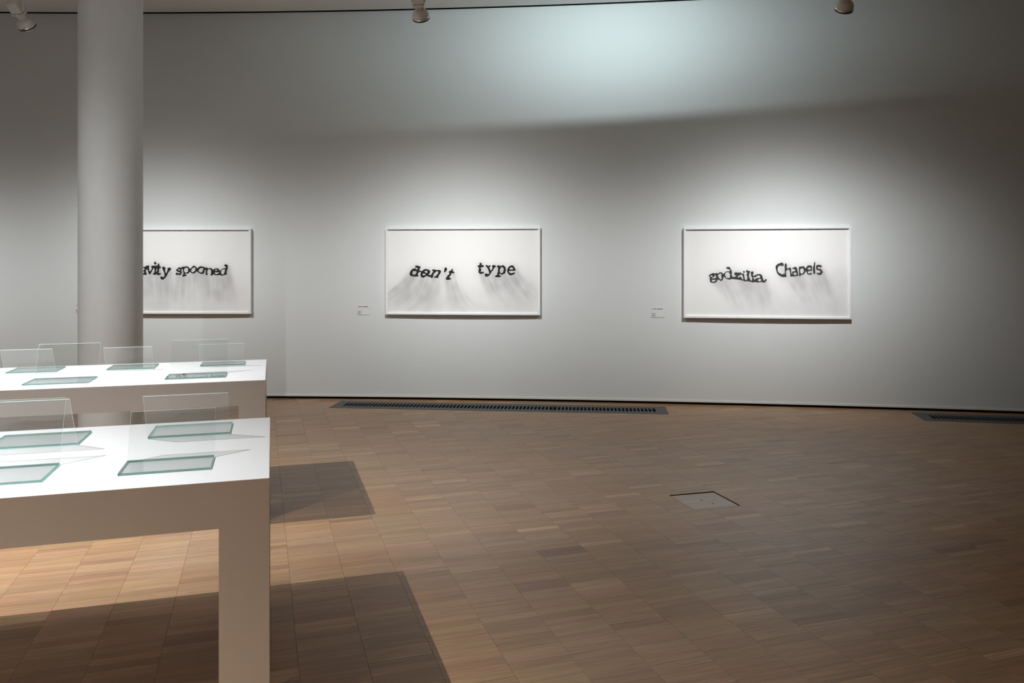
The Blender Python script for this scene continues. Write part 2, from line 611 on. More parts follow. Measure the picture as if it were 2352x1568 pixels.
def glass_slab(name, corners, th_vec, parent):
    """corners: four points of one broad face, th_vec: thickness"""
    a = [Vector(c) for c in corners]
    b = [c + Vector(th_vec) for c in a]
    bm = bmesh.new()
    A = [bm.verts.new(c) for c in a]
    B = [bm.verts.new(c) for c in b]
    f = [bm.faces.new(A), bm.faces.new(B[::-1])]
    e = [bm.faces.new((A[i], B[i], B[(i + 1) % 4], A[(i + 1) % 4])) for i in range(4)]
    for x in e:
        x.material_index = 1
    return bm_obj(name, bm, [M_GLASS, M_GEDGE if name == 'upright_plate' else M_GEDGE2], parent)

def glass_stand(org, x0, x1, y0, y1, h, lean, near, label, base_t=0.008, slab_t=0.0045):
    """a glass plate lying on the table with a second plate standing on one long edge.
    near=True: upright on the far edge, tipping away; else on the near edge, tipping towards the viewer"""
    o = empty('glass_stand', (org[0], org[1], TH), YAW_T)
    c = Matrix.Rotation(YAW_T, 3, 'Z') @ Vector(((x0 + x1) / 2, (y0 + y1) / 2, 0))
    o.location = (org[0] + c.x, org[1] + c.y, TH)
    tag(o, label, 'glass stand', 'glass reading stands on the white tables')
    w, d = (x1 - x0) / 2, (y1 - y0) / 2
    z = 0.0006
    glass_slab('base_plate', [(-w, -d, z), (w, -d, z), (w, d, z), (-w, d, z)], (0, 0, base_t), o)
    yb = d + 0.0006 if near else -d - 0.0006
    s = 1 if near else -1
    u = Vector((0, s * lean, h))
    nrm = Vector((0, s * h, -lean)).normalized() * slab_t
    zb = 0.0006 + (slab_t * lean / math.hypot(lean, h))
    b0, b1 = Vector((-w, yb, zb)), Vector((w, yb, zb))
    glass_slab('upright_plate', [b0, b1, b1 + u, b0 + u], nrm, o)
    return o

glass_stand(T1, -0.462, -0.186, 0.160, 0.338, 0.160, 0.070, True, 'glass stand on the near table, front right, its upright plate tipping away')
glass_stand(T1, -0.453, -0.154, 0.730, 0.950, 0.182, 0.120, False, 'glass stand on the near table, back right, close to the table corner')
glass_stand(T1, -0.992, -0.688, 0.690, 0.925, 0.190, 0.120, False, 'glass stand on the near table, back row, cut by the left edge')
glass_stand(T1, -0.985, -0.675, 0.150, 0.372, 0.212, 0.085, True, 'glass stand on the near table, front row, cut by the left edge')
glass_stand(T2, -1.565, -1.282, 0.765, 1.010, 0.156, 0.090, False, 'small glass stand at the left end of the far table, back row')
glass_stand(T2, -1.312, -0.975, 0.160, 0.404, 0.200, 0.100, True, 'tall glass stand on the far table, front row, overlapping the column')
glass_stand(T2, -0.990, -0.708, 0.756, 0.990, 0.154, 0.090, False, 'small glass stand on the far table, back row, before the column')
glass_stand(T2, -0.571, -0.234, 0.177, 0.384, 0.206, 0.090, True, 'tall glass stand on the far table, front row, nearest the table end')
glass_stand(T2, -0.426, -0.143, 0.795, 0.985, 0.156, 0.090, False, 'small glass stand on the far table, back row, nearest the table end')

# ------------------------------------------------------------------ framed drawings
# outlines of the inked words: (crop origin x, y, scale), outer outlines, inner openings; measured on the photograph
W_VITY = ((320, 590, 19.6), [
 [(60,470),(160,450),(245,425),(290,388),(390,385),(410,425),(395,500),(410,590),(430,640),(465,630),(510,570),(525,520),(500,435),(520,400),(580,388),(660,388),(700,380),(735,398),(780,375),(800,310),(830,288),(860,315),(875,395),(935,445),(920,490),(870,525),(850,570),(855,640),(835,690),(850,735),(900,712),(940,745),(900,790),(825,825),(770,790),(735,770),(690,800),(620,800),(572,770),(590,735),(640,690),(650,640),(645,540),(620,500),(580,540),(530,640),(470,750),(425,780),(385,745),(350,610),(305,550),(265,590),(265,680),(300,750),(275,800),(190,800),(110,790),(60,760),(40,700),(60,640),(120,610),(165,600),(200,545),(165,490),(110,520),(60,500)],
 [(628,222),(690,222),(735,280),(725,320),(680,335),(635,310)],
 [(985,470),(1020,438),(1080,440),(1140,480),(1135,560),(1125,610),(1145,680),(1165,730),(1205,680),(1235,590),(1235,510),(1260,485),(1365,485),(1395,515),(1375,580),(1310,640),(1260,720),(1200,850),(1130,940),(1060,1000),(1000,1025),(940,995),(908,930),(945,865),(1030,910),(1090,870),(1095,800),(1080,690),(1035,600)],
 [(-190,430),(-90,430),(-70,470),(-20,430),(40,440),(30,520),(-20,510),(-60,560),(-60,700),(-20,740),(-20,790),(-190,790),(-190,740),(-140,700),(-140,500),(-190,480)],
 [(-420,430),(-300,420),(-230,440),(-235,500),(-260,520),(-260,760),(-300,900),(-420,910),(-470,860),(-420,820),(-350,840),(-320,780),(-420,780),(-490,700),(-490,520)]],
 [[(745,505),(775,560),(760,620),(735,680),(712,610),(735,560)],
  [(110,660),(170,650),(185,690),(150,730),(105,720)],
  [(-410,500),(-330,510),(-330,690),(-400,700),(-430,600)]])
W_SPOONED = ((395, 595, 16.8), [
 [(122,425),(185,365),(250,310),(310,335),(345,305),(385,290),(450,290),(540,272),(600,290),(640,340),(678,375),(720,330),(775,270),(825,252),(880,275),(930,330),(960,355),(1000,310),(1060,275),(1150,285),(1210,300),(1250,325),(1300,318),(1360,350),(1420,350),(1490,340),(1525,375),(1545,415),(1600,375),(1700,352),(1770,365),(1800,410),(1815,440),(1860,420),(1910,370),(1990,352),(2050,340),(2055,300),(2010,275),(1985,235),(2010,210),(2085,200),(2120,240),(2135,310),(2110,390),(2085,460),(2080,590),(2030,605),(1970,615),(1920,640),(1860,625),(1815,605),(1750,620),(1680,615),(1600,600),(1545,570),(1550,620),(1500,635),(1462,620),(1475,560),(1480,430),(1410,385),(1355,410),(1335,470),(1335,550),(1360,600),(1300,605),(1255,580),(1275,530),(1275,420),(1240,420),(1220,510),(1195,555),(1120,570),(1050,550),(990,510),(920,470),(870,520),(810,550),(740,540),(690,505),(660,485),(630,520),(595,555),(540,560),(475,555),(470,585),(520,590),(540,615),(515,645),(450,660),(380,668),(362,635),(385,605),(415,590),(410,530),(395,450),(380,365),(345,400),(335,450),(350,520),(320,590),(265,620),(215,595),(140,610),(118,590),(125,530),(165,520),(215,545),(265,545),(290,530),(285,510),(220,500),(165,465)]],
 [[(205,405),(250,382),(290,400),(270,435),(225,430)],
  [(440,400),(470,350),(530,330),(585,350),(590,470),(530,520),(465,500),(435,450)],
  [(715,470),(735,390),(790,330),(840,318),(880,345),(870,420),(830,480),(770,505)],
  [(995,450),(1030,380),(1080,348),(1180,350),(1165,430),(1135,500),(1060,510)],
  [(1630,440),(1650,405),(1730,405),(1700,440),(1660,455)],
  [(1612,515),(1700,505),(1798,510),(1760,550),(1690,580),(1640,560)],
  [(1865,490),(1895,420),(1960,388),(2020,400),(2005,480),(1980,560),(1930,595),(1880,560)]])
W_DONT = ((930, 600, 18.816), [
 [(430,195),(500,185),(580,195),(650,225),(675,255),(640,310),(620,355),(625,390),(680,405),(725,430),(770,380),(860,335),(960,338),(1040,375),(1090,420),(1085,480),(1045,540),(1030,575),(1115,600),(1150,540),(1200,470),(1220,425),(1155,385),(1195,350),(1300,355),(1345,375),(1490,372),(1555,405),(1560,460),(1510,550),(1450,635),(1450,700),(1425,715),(1270,705),(1255,680),(1320,640),(1380,590),(1440,500),(1435,440),(1370,430),(1320,470),(1260,520),(1225,600),(1220,660),(1165,725),(1095,680),(1040,670),(970,635),(900,650),(830,690),(770,710),(705,680),(665,610),(660,550),(685,490),(630,455),(580,500),(550,560),(575,610),(570,650),(360,655),(310,635),(250,640),(205,590),(190,530),(225,430),(290,350),(380,305),(465,305),(475,345),(530,350),(550,300),(500,285),(435,235)],
 [(1705,310),(1765,262),(1825,305),(1820,370),(1780,430),(1715,475),(1685,455),(1705,400)],
 [(1885,460),(1960,400),(2010,370),(2040,318),(2070,335),(2075,420),(2145,480),(2110,525),(2040,505),(1995,580),(1950,640),(1925,690),(1945,720),(2005,740),(1970,780),(1900,800),(1800,795),(1765,755),(1800,690),(1850,610),(1920,545),(1930,510)]],
 [[(335,430),(400,420),(485,430),(480,500),(430,570),(370,575),(310,540)],
  [(840,440),(880,412),(950,410),(975,460),(940,505),(890,490)],
  [(750,570),(790,525),(870,550),(885,590),(830,605),(770,600)]])
W_TYPE = ((1085, 592, 21.382), [
 [(360,270),(400,232),(465,275),(460,345),(520,360),(578,390),(545,445),(480,460),(420,470),(425,540),(450,600),(420,650),(430,700),(500,680),(575,690),(560,750),(500,765),(470,790),(400,790),(340,745),(305,700),(310,600),(335,480),(290,450),(258,400),(300,365),(360,350)],
 [(655,395),(705,340),(770,390),(800,395),(850,355),(905,400),(880,440),(835,455),(870,540),(890,600),(910,620),(970,560),(985,480),(970,400),(1005,355),(1100,355),(1160,410),(1140,450),(1070,500),(1035,580),(1000,640),(945,670),(925,730),(870,810),(820,880),(740,915),(645,918),(610,840),(625,770),(740,780),(790,800),(825,760),(815,690),(790,610),(760,540),(710,460)],
 [(1205,400),(1285,360),(1340,385),(1420,395),(1475,355),(1560,390),(1620,450),(1650,560),(1630,680),(1600,760),(1510,800),(1455,835),(1400,805),(1335,770),(1320,800),(1340,860),(1405,885),(1365,940),(1140,940),(1115,890),(1180,850),(1225,810),(1225,740),(1260,680),(1260,560),(1265,480),(1205,440)],
 [(1715,570),(1760,470),(1850,390),(1920,365),(1980,370),(2050,440),(2095,530),(2115,590),(2090,630),(1980,635),(1800,640),(1830,720),(1900,750),(1990,735),(2050,705),(2105,745),(2040,800),(1950,840),(1870,850),(1810,830),(1740,740),(1710,680)]],
 [[(1345,620),(1380,520),(1455,445),(1530,520),(1535,600),(1520,680),(1470,740),(1380,740)],
  [(1825,525),(1880,475),(1950,475),(2000,525),(1960,570),(1870,570)]])
W_GZ = ((1620, 605, 15.174), [
 [(130,430),(180,375),(250,350),(295,325),(345,355),(415,322),(450,360),(490,330),(525,305),(600,318),(645,365),(690,330),(745,280),(800,270),(870,270),(885,235),(850,200),(770,180),(750,150),(775,122),(875,120),(905,185),(945,250),(955,320),(950,400),(975,460),(1040,470),(1110,425),(1050,395),(1040,340),(1075,305),(1160,315),(1270,318),(1310,355),(1380,350),(1390,420),(1400,500),(1420,560),(1450,590),(1500,520),(1490,440),(1465,380),(1500,350),(1460,290),(1450,250),(1490,230),(1530,250),(1600,270),(1575,340),(1555,450),(1590,530),(1625,600),(1665,580),(1670,500),(1640,450),(1625,370),(1615,310),(1650,275),(1700,278),(1720,310),(1700,380),(1710,430),(1780,405),(1850,370),(1960,370),(2010,410),(2040,500),(2075,590),(2105,590),(2125,545),(2165,548),(2180,580),(2150,620),(2120,660),(2060,662),(1990,645),(1900,660),(1840,660),(1790,645),(1690,660),(1600,635),(1480,615),(1430,630),(1330,590),(1200,565),(1080,550),(930,540),(870,565),(790,545),(730,510),(680,470),(655,480),(640,550),(600,600),(560,610),(500,570),(440,565),(430,620),(390,660),(310,680),(240,675),(165,630),(185,580),(158,540),(175,500),(165,470)],
 [(1345,290),(1375,255),(1412,285),(1400,320),(1370,325)]],
 [[(190,440),(230,412),(272,430),(250,465),(210,465)],
  [(245,520),(250,490),(310,480),(350,420),(380,410),(395,480),(380,510),(300,520)],
  [(238,590),(280,570),(380,570),(350,620),(290,645),(250,625)],
  [(455,430),(500,370),(570,350),(585,380),(575,440),(595,520),(550,560),(510,520)],
  [(715,400),(725,330),(780,300),(860,310),(870,360),(900,385),(880,420),(885,470),(860,505),(760,500),(730,460)],
  [(1150,465),(1210,420),(1290,380),(1330,410),(1350,500),(1365,540),(1335,560),(1290,500),(1240,460),(1190,490)],
  [(1705,468),(1790,478),(1840,430),(1900,412),(1950,450),(1930,505),(1870,500),(1800,530),(1750,560)],
  [(1870,600),(1890,550),(1930,528),(1980,550),(1985,600),(1930,622)]])
W_CHAPELS = ((1775, 592, 18.816), [
 [(170,360),(220,300),(280,250),(340,240),(400,205),(475,212),(505,260),(525,310),(490,350),(400,345),(330,340),(280,390),(260,470),(265,550),(295,620),(370,675),(450,715),(500,690),(560,690),(565,560),(560,400),(560,290),(610,225),(640,270),(660,320),(650,400),(660,450),(720,450),(785,415),(840,460),(835,560),(850,640),(865,700),(890,700),(880,640),(900,590),(970,575),(1020,550),(1010,505),(940,485),(885,460),(910,435),(970,410),(1005,380),(1060,405),(1095,450),(1110,520),(1130,640),(1145,770),(1115,790),(1070,780),(970,810),(890,795),(830,815),(805,790),(795,650),(770,560),(735,490),(680,520),(620,580),(625,680),(640,800),(610,825),(480,825),(390,800),(300,740),(230,650),(195,530),(172,440)],
 [(1165,420),(1190,380),(1280,370),(1370,360),(1410,400),(1460,460),(1500,390),(1560,330),(1690,330),(1735,400),(1730,550),(1690,565),(1590,570),(1550,610),(1570,660),(1620,680),(1690,635),(1730,680),(1710,715),(1600,725),(1530,690),(1500,620),(1475,580),(1450,600),(1410,670),(1340,730),(1270,720),(1245,770),(1215,800),(1180,780),(1170,640),(1170,500)],
 [(1770,400),(1805,330),(1810,240),(1850,170),(1870,210),(1862,400),(1868,640),(1835,710),(1790,680),(1770,560)],
 [(1905,370),(1950,305),(2040,305),(2120,320),(2148,370),(2105,410),(2030,385),(1985,400),(1975,450),(2010,475),(2080,470),(2140,520),(2170,580),(2200,610),(2160,660),(2130,720),(2020,735),(1950,700),(1925,655),(1960,640),(2010,660),(2075,630),(2090,590),(2040,540),(1960,525),(1915,490)]],
 [[(942,680),(970,635),(1020,625),(1075,680),(1050,730),(1010,750),(960,720)],
  [(1220,560),(1240,480),(1290,455),(1355,455),(1370,520),(1390,570),(1355,640),(1295,685),(1240,650)],
  [(1545,475),(1590,425),(1640,410),(1680,450),(1665,500),(1620,520)]])

def smooth_loop(P, k=3):
    P = np.array(P, float)
    n = len(P)
    out = []
    for i in range(n):
        p0, p1, p2, p3 = P[i - 1], P[i], P[(i + 1) % n], P[(i + 2) % n]
        for j in range(k):
            t = j / k
            # softened Catmull-Rom
            m1, m2 = (p2 - p0) * 0.36, (p3 - p1) * 0.36
            h00, h10, h01, h11 = 2*t**3-3*t**2+1, t**3-2*t**2+t, -2*t**3+3*t**2, t**3-t**2
            out.append(h00 * p1 + h10 * m1 + h01 * p2 + h11 * m2)
    return np.array(out)

def inside(px, py, loop):
    r = np.zeros(px.shape, bool)
    x0, y0 = loop[-1]
    for x1, y1 in loop:
        if y0 != y1:
            c = ((y1 > py) != (y0 > py)) & (px < (x0 - x1) * (py - y1) / (y0 - y1) + x1)
            r ^= c
        x0, y0 = x1, y1
    return r

def blur(a, k):
    for ax in (0, 1):
        for _ in range(2):
            c = np.cumsum(np.pad(a, [(k + 1, k) if i == ax else (0, 0) for i in (0, 1)], mode='edge'), axis=ax)
            if ax == 0:
                a = (c[2*k+1:] - c[:-2*k-1]) / (2*k+1)
            else:
                a = (c[:, 2*k+1:] - c[:, :-2*k-1]) / (2*k+1)
    return a

def vnoise(x, y, seed):
    """value noise, numpy"""
    g = np.random.default_rng(seed).random((64, 64))
    xi, yi = np.floor(x).astype(int), np.floor(y).astype(int)
    fx, fy = x - xi, y - yi
    fx, fy = fx*fx*(3-2*fx), fy*fy*(3-2*fy)
    G = lambda a, b: g[a % 64, b % 64]
    return (G(xi,yi)*(1-fx)+G(xi+1,yi)*fx)*(1-fy)+(G(xi,yi+1)*(1-fx)+G(xi+1,yi+1)*fx)*fy

def framed_drawing(rectpx, words, label, ink, seed):
    """rectpx: the frame's face as measured (left, right, top, bottom); words: (outlines, smear dx, spread, length, strength)"""
    xl, xr, yt, yb = rectpx
    mid = (xl + xr) / 2
    DEP = 0.054
    # where the frame hangs on the curved wall
    X = 0.0
    for _ in range(20):
        X = (mid - 1176) / 1790 * (wall_y(X) - DEP)
    tan, nrm = wall_n(X)
    D = wall_y(X) - DEP
    # true width: the wall is seen obliquely
    k = tan.x - tan.y * X / D
    Wd = (xr - xl) * D / 1790 / k
    Ht = (yb - yt) * D / 1790
    zc = 1.5 + (617 - (yt + yb) / 2) * D / 1790
    o = bpy.data.objects.new('framed_drawing', None)
    link(o)
    base = Vector((X, wall_y(X), zc)) + nrm * 0.004
    # local x along the wall, y into the wall, z up
    o.matrix_world = Matrix(((tan.x, -nrm.x, 0, base.x), (tan.y, -nrm.y, 0, base.y), (0, 0, 1, base.z), (0, 0, 0, 1)))
    tag(o, label, 'framed drawing', 'framed word drawings on the curved wall')
    w, h = Wd / 2, Ht / 2
    fw = 0.019
    d = DEP - 0.004
    box('frame_rail', (-w, -d, h - fw), (w, 0, h), M_FRAME, o)
    box('frame_rail', (-w, -d, -h), (w, 0, -h + fw), M_FRAME, o)
    box('frame_rail', (-w, -d, -h + fw), (-w + fw, 0, h - fw), M_FRAME, o)
    box('frame_rail', (w - fw, -d, -h + fw), (w, 0, h - fw), M_FRAME, o)
    iw, ih = w - fw, h - fw
    yp = -d + 0.022                       # paper plane
    box('backing_board', (-iw, yp + 0.0015, -ih), (iw, -0.001, ih), M_FRAME, o)
    # slim white spacer round the paper
    bm = bmesh.new()
    s = 0.008
    add_box(bm, (-iw, yp - 0.010, -ih), (iw, yp, -ih + s))
    add_box(bm, (-iw, yp - 0.010, -ih + s), (-iw + s, yp, ih))
    add_box(bm, (iw - s, yp - 0.010, -ih + s), (iw, yp, ih))
    bm_obj('spacer', bm, M_FRAME, o)
    # pixel -> local
    sx, sz = Wd / (xr - xl), Ht / (yb - yt)
    lx = lambda px: (px - mid) * sx
    lz = lambda py: ((yt + yb) / 2 - py) * sz
    # paper with the rubbed charcoal smears, drawn on a fine grid
    nx, ny = 300, 168
    gx = np.linspace(-iw, iw, nx); gz = np.linspace(-ih, ih, ny)
    GX, GZ = np.meshgrid(gx, gz)
    PX = GX / sx + mid; PY = (yt + yb) / 2 - GZ / sz
    step = PX[0, 1] - PX[0, 0]
    tot = np.zeros_like(PX)
    for wi, (wd, dx, spread, ln, stg) in enumerate(words):
        (ox, oy, scl), outer, inner = wd
        loops = [smooth_loop(l, 2) / scl + (ox, oy) for l in outer + inner]
        m = np.zeros(PX.shape, bool)
        for l in loops:
            m ^= inside(PX, PY, l)
        mb = blur(m.astype(float), 1)
        allp = np.vstack(loops)
        xc, hw = (allp[:, 0].min() + allp[:, 0].max()) / 2, (allp[:, 0].max() - allp[:, 0].min()) / 2
        ytop = allp[:, 1].min()
        acc = np.zeros_like(PX)
        n = 48
        for q in range(n):
            t = q / n
            sxp = PX - t * ln * (dx + spread * (PX - xc) / hw)
            syp = PY - t * ln
            ix = np.clip(((sxp - PX[0, 0]) / step), 0, nx - 1.01)
            iy = np.clip((PY[0, 0] - syp) / (PY[0, 0] - PY[1, 0]), 0, ny - 1.01)
            i0_, j0_ = ix.astype(int), iy.astype(int)
            val = mb[j0_, i0_]
            acc += val * (1 - t) ** 1.3
        acc = 0.5 * blur(acc / n, 2) + 0.5 * blur(acc / n, 6)
        # streaks that follow the rubbing direction
        a = (PX - (PY - ytop) * (dx + spread * (PX - xc) / hw) * 0.7)
        st = 0.45 + 1.1 * vnoise(a / 4.0, PY / 70.0, seed + wi) * (0.5 + vnoise(a / 14, PY / 22, seed + 9 + wi))
        cloud = 0.7 + 0.6 * vnoise(PX / 18, PY / 15, seed + 20 + wi)
        tot += 1.35 * stg * acc * st * cloud
        halo = blur(m.astype(float), 7)
        tot += 0.22 * stg / 6.0 * halo * 1.5
        # pale haze left on the sheet beneath the word
        hz = np.exp(-((PX - xc - dx * ln) / (hw * 1.5)) ** 2) * np.clip((PY - ytop) / 50, 0, 1) * 0.15
        tot += hz * stg / 5.0 * (0.7 + 0.6 * vnoise(PX / 30, PY / 24, seed + 40))
    tot = 0.46 * (1 - np.exp(-tot / 0.46))
    tot *= 0.82 + 0.3 * vnoise(PX / 12, PY / 16, seed + 60)
    paper = np.array([0.865, 0.855, 0.845])
    coal = np.array([0.10, 0.098, 0.102])
    colr = paper + (coal - paper) * tot[..., None]
    verts = np.stack([GX, np.full_like(GX, yp), GZ], -1).reshape(-1, 3)
    idx = np.arange(nx * ny).reshape(ny, nx)
    faces = np.stack([idx[:-1, :-1], idx[:-1, 1:], idx[1:, 1:], idx[1:, :-1]], -1).reshape(-1, 4)
    me = bpy.data.meshes.new('paper')
    me.vertices.add(len(verts)); me.vertices.foreach_set('co', verts.ravel())
    me.loops.add(faces.size); me.loops.foreach_set('vertex_index', faces.ravel())
    me.polygons.add(len(faces)); me.polygons.foreach_set('loop_start', np.arange(0, faces.size, 4))
    me.update(); me.validate()
    me.materials.append(M_PAPER)
    ca = me.color_attributes.new('charcoal', 'FLOAT_COLOR', 'POINT')
    ca.data.foreach_set('color', np.concatenate([colr.reshape(-1, 3), np.ones((nx * ny, 1))], 1).astype(np.float32).ravel())
    link(bpy.data.objects.new('paper', me), o)
    # ink lettering, one part per word
    for wd, *_ in words:
        (ox, oy, scl), outer, inner = wd
        cu = bpy.data.curves.new('lettering', 'CURVE')
        cu.dimensions = '2D'
        cu.fill_mode = 'BOTH'
        cu.extrude = 0.0005
        for l in outer + inner:
            q = smooth_loop(l, 3) / scl + (ox, oy)
            s_ = cu.splines.new('POLY')
            s_.points.add(len(q) - 1)
            for pt, (a, b) in zip(s_.points, q):
                pt.co = (lx(a), lz(b), 0, 1)
            s_.use_cyclic_u = True
        tmp = bpy.data.objects.new('tmp', cu)
        C.objects.link(tmp)
        bpy.context.view_layer.update()
        me = bpy.data.meshes.new_from_object(tmp.evaluated_get(bpy.context.evaluated_depsgraph_get()))
        bpy.data.objects.remove(tmp)
        me.name = 'lettering'
        me.transform(Matrix.Translation((0, yp - 0.0009, 0)) @ Matrix.Rotation(R(90), 4, 'X'))
        me.materials.clear()
        me.materials.append(ink)
        link(bpy.data.objects.new('lettering', me), o)
    # glazing
    yg = -d + 0.006
    mesh_obj('glazing', [(-iw, yg, -ih), (iw, yg, -ih), (iw, yg, ih), (-iw, yg, ih)], [(0, 1, 2, 3)], M_GLAZING, o)
    return o

framed_drawing((236, 575.5, 524.3, 720.4), [(W_VITY, 0.05, 0.10, 78, 6.4), (W_SPOONED, 0.05, 0.18, 78, 6.4)],
               'white framed drawing of warped black words, partly hidden by the round column', M_INK, 3)
framed_drawing((884.7, 1240.2, 522.2, 722.8), [(W_DONT, -0.20, 0.46, 98, 6.6), (W_TYPE, 0.52, 0.22, 74, 6.2)],
               'white framed drawing of two warped words, between the other two frames', M_INK, 11)
framed_drawing((1569.4, 1954.5, 521.6, 731.2), [(W_GZ, 0.78, -0.42, 78, 5.4), (W_CHAPELS, 0.88, -0.30, 86, 5.2)],
               'white framed drawing of two wavy words, rightmost on the curved wall', M_INK2, 23)

# ------------------------------------------------------------------ wall captions
def caption(rectpx, label, rows):
    xl, xr, yt, yb = rectpx
    X = 0.0
    for _ in range(20):
        X = ((xl + xr) / 2 - 1176) / 1790 * wall_y(X)
    tan, nrm = wall_n(X)
    D = wall_y(X)
    k = tan.x - tan.y * X / D
    w, h = (xr - xl) * D / 1790 / k / 2, (yb - yt) * D / 1790 / 2
    zc = 1.5 + (617 - (yt + yb) / 2) * D / 1790
    base = Vector((X, D, zc)) + nrm * 0.0005
    o = link(bpy.data.objects.new('wall_label', None))
    o.matrix_world = Matrix(((tan.x, -nrm.x, 0, base.x), (tan.y, -nrm.y, 0, base.y), (0, 0, 1, base.z), (0, 0, 0, 1)))
    tag(o, label, 'wall label', 'caption cards on the curved wall')
    box('card', (-w, -0.004, -h), (w, 0, h), M_CARD, o)
    for (a, b, v, th, bold) in rows:
        bm = bmesh.new()
        x = a
        r = random.Random(int(v * 1000) + int(a * 100))
        while x < b - 0.004:
            ww = r.uniform(0.028, 0.05)
            up = th * r.choice((0.5, 0.5, 0.5, 0.8))
            add_box(bm, (-w + 2 * w * x, -0.0044, h - 2 * h * (v + th * 0.5)), (-w + 2 * w * min(b, x + ww), -0.0038, h - 2 * h * (v - up)))
            x += ww + (0.006 if r.random() > 0.12 else 0.02)
        bm_obj('text_line', bm, M_TEXT if bold else M_TEXT2, o)
    return o
rows = [(0.04, 0.08, 0.135, 0.05, False), (0.12, 0.42, 0.13, 0.062, True), (0.46, 0.86, 0.13, 0.062, True), (0.87, 0.93, 0.14, 0.05, False),
        (0.06, 0.37, 0.60, 0.05, False), (0.06, 0.24, 0.70, 0.045, False), (0.06, 0.38, 0.80, 0.055, False), (0.06, 0.30, 0.895, 0.045, False)]
caption((820.3, 848.6, 701.5, 722.5), 'small white caption card left of the middle framed drawing', rows)
caption((1495.5, 1526, 706.5, 728.5), 'small white caption card left of the rightmost framed drawing', rows)
caption((172.5, 200, 698.5, 719.5), 'small white caption card mostly hidden behind the round column', rows)

# ------------------------------------------------------------------ floor grilles and hatch
def grille(g, label):
    p, yaw, ln = g
    o = empty('floor_grille', (p[0], p[1], 0), yaw)
    tag(o, label, 'floor grille', 'dark ventilation grilles in the floor')
    z0, z1 = -0.010, 0.002
    y0, y1 = 0.115, 0.315
    e = 0.115
    box('front_band', (0, 0, z0), (ln, y0, z1), M_GRILLE, o)
    box('back_band', (0, y1, z0), (ln, GR_W, z1), M_GRILLE, o)
    box('end_plate', (0, y0, z0), (e if label.startswith(('long', 'dark')) else 0.004, y1, z1), M_GRILLE, o)
    ee = 0.004 if label.startswith('long') else e
    box('end_plate', (ln - ee, y0, z0), (ln, y1, z1), M_GRILLE, o)
    a = e if label.startswith(('long', 'dark')) else 0.004
    b = ln - ee
    n = int(round((b - a) / 0.0405))
    pitch = (b - a) / n
    proto = None
    for i in range(1, n):
        if proto is None:
            proto = box('slat', (-0.0075, y0, -0.0015), (0.0075, y1, z1 - 0.0004), M_GRILLE, o)
            s = proto
        else:
            s = link(proto.copy(), o)
        s.location = (a + i * pitch, 0, 0)
    box('pit_shade', (0.002, 0.002, -0.0118), (ln - 0.002, GR_W - 0.002, -0.0108), M_PIT_SHADE, o)  # thin black sheet standing in for the dark depth under the slots
grille(grilles[0], 'long dark metal floor grille below the middle framed drawing')
grille(grilles[1], 'short metal floor grille joined to the right end of the longest one')
grille(grilles[2], 'dark metal floor grille cut by the right edge of the photograph')

h = empty('floor_hatch', (HATCH[0], HATCH[1], 0), HATCH[2])
tag(h, 'square pale wooden floor hatch with black gap, set in the parquet', 'floor hatch')
pv = [(-0.162, -0.162), (0.153, -0.162), (0.153, 0.145), (-0.162, 0.145)]
hp = prism('panel', pv, -0.0118, -0.0005, M_WOODP, h)
tint_attr(hp.data, [(0.55, 0.3, 0.2, 1)] * 8)
box('pit_shade', (-0.164, -0.164, -0.0119), (0.164, 0.164, -0.0115), M_PIT_SHADE, h)  # black sheet painted as the shade at the bottom of the gap
for lo_, hi_ in (((-0.166, 0.1635, -0.0118), (0.166, 0.1658, -0.0012)), ((0.1635, -0.166, -0.0118), (0.1658, 0.1634, -0.0012)),
                 ((-0.1658, -0.166, -0.0118), (-0.1640, 0.1634, -0.0012)), ((-0.1639, -0.1658, -0.0118), (0.1634, -0.1640, -0.0012))):
    box('pit_shade_lining', lo_, hi_, M_PIT_SHADE, h)  # added black strips cover the lit plank ends so the gap looks shaded
for x, y in ((-0.012, 0.01), (0.02, -0.075)):
    bm = bmesh.new()
    lathe(bm, [(0.0085, -0.0004), (0.0085, -0.0002)], 20, Matrix.Translation((x, y, 0)), cap1=True)
    bm_obj('finger_hole_shade', bm, M_BLACK, h)  # flat black disc painted as the dark inside a finger hole

# ------------------------------------------------------------------ spotlights
def track(name, pts, z, label):
    o = empty(name, (pts[0][0], pts[0][1], z))
    tag(o, label, 'light track')
    for (x0, y0), (x1, y1) in zip(pts, pts[1:]):
        a = Vector((x0 - pts[0][0], y0 - pts[0][1], 0)); b = Vector((x1 - pts[0][0], y1 - pts[0][1], 0))
        d = (b - a); L = d.length
        M = Matrix.Translation(a) @ Matrix.Rotation(math.atan2(d.y, d.x), 4, 'Z')
        box('rail', (0, -0.018, 0), (L, 0.018, 0.035), M_LAMPW, o, M)
        if abs(x0 + d.x / 2 - 1.0) > 3.2 or z > 4:
            box('hanger_wire', (L / 2 - 0.001, -0.001, 0.035), (L / 2 + 0.001, 0.001, CEIL - z), M_LAMPW, o, M)
    return o

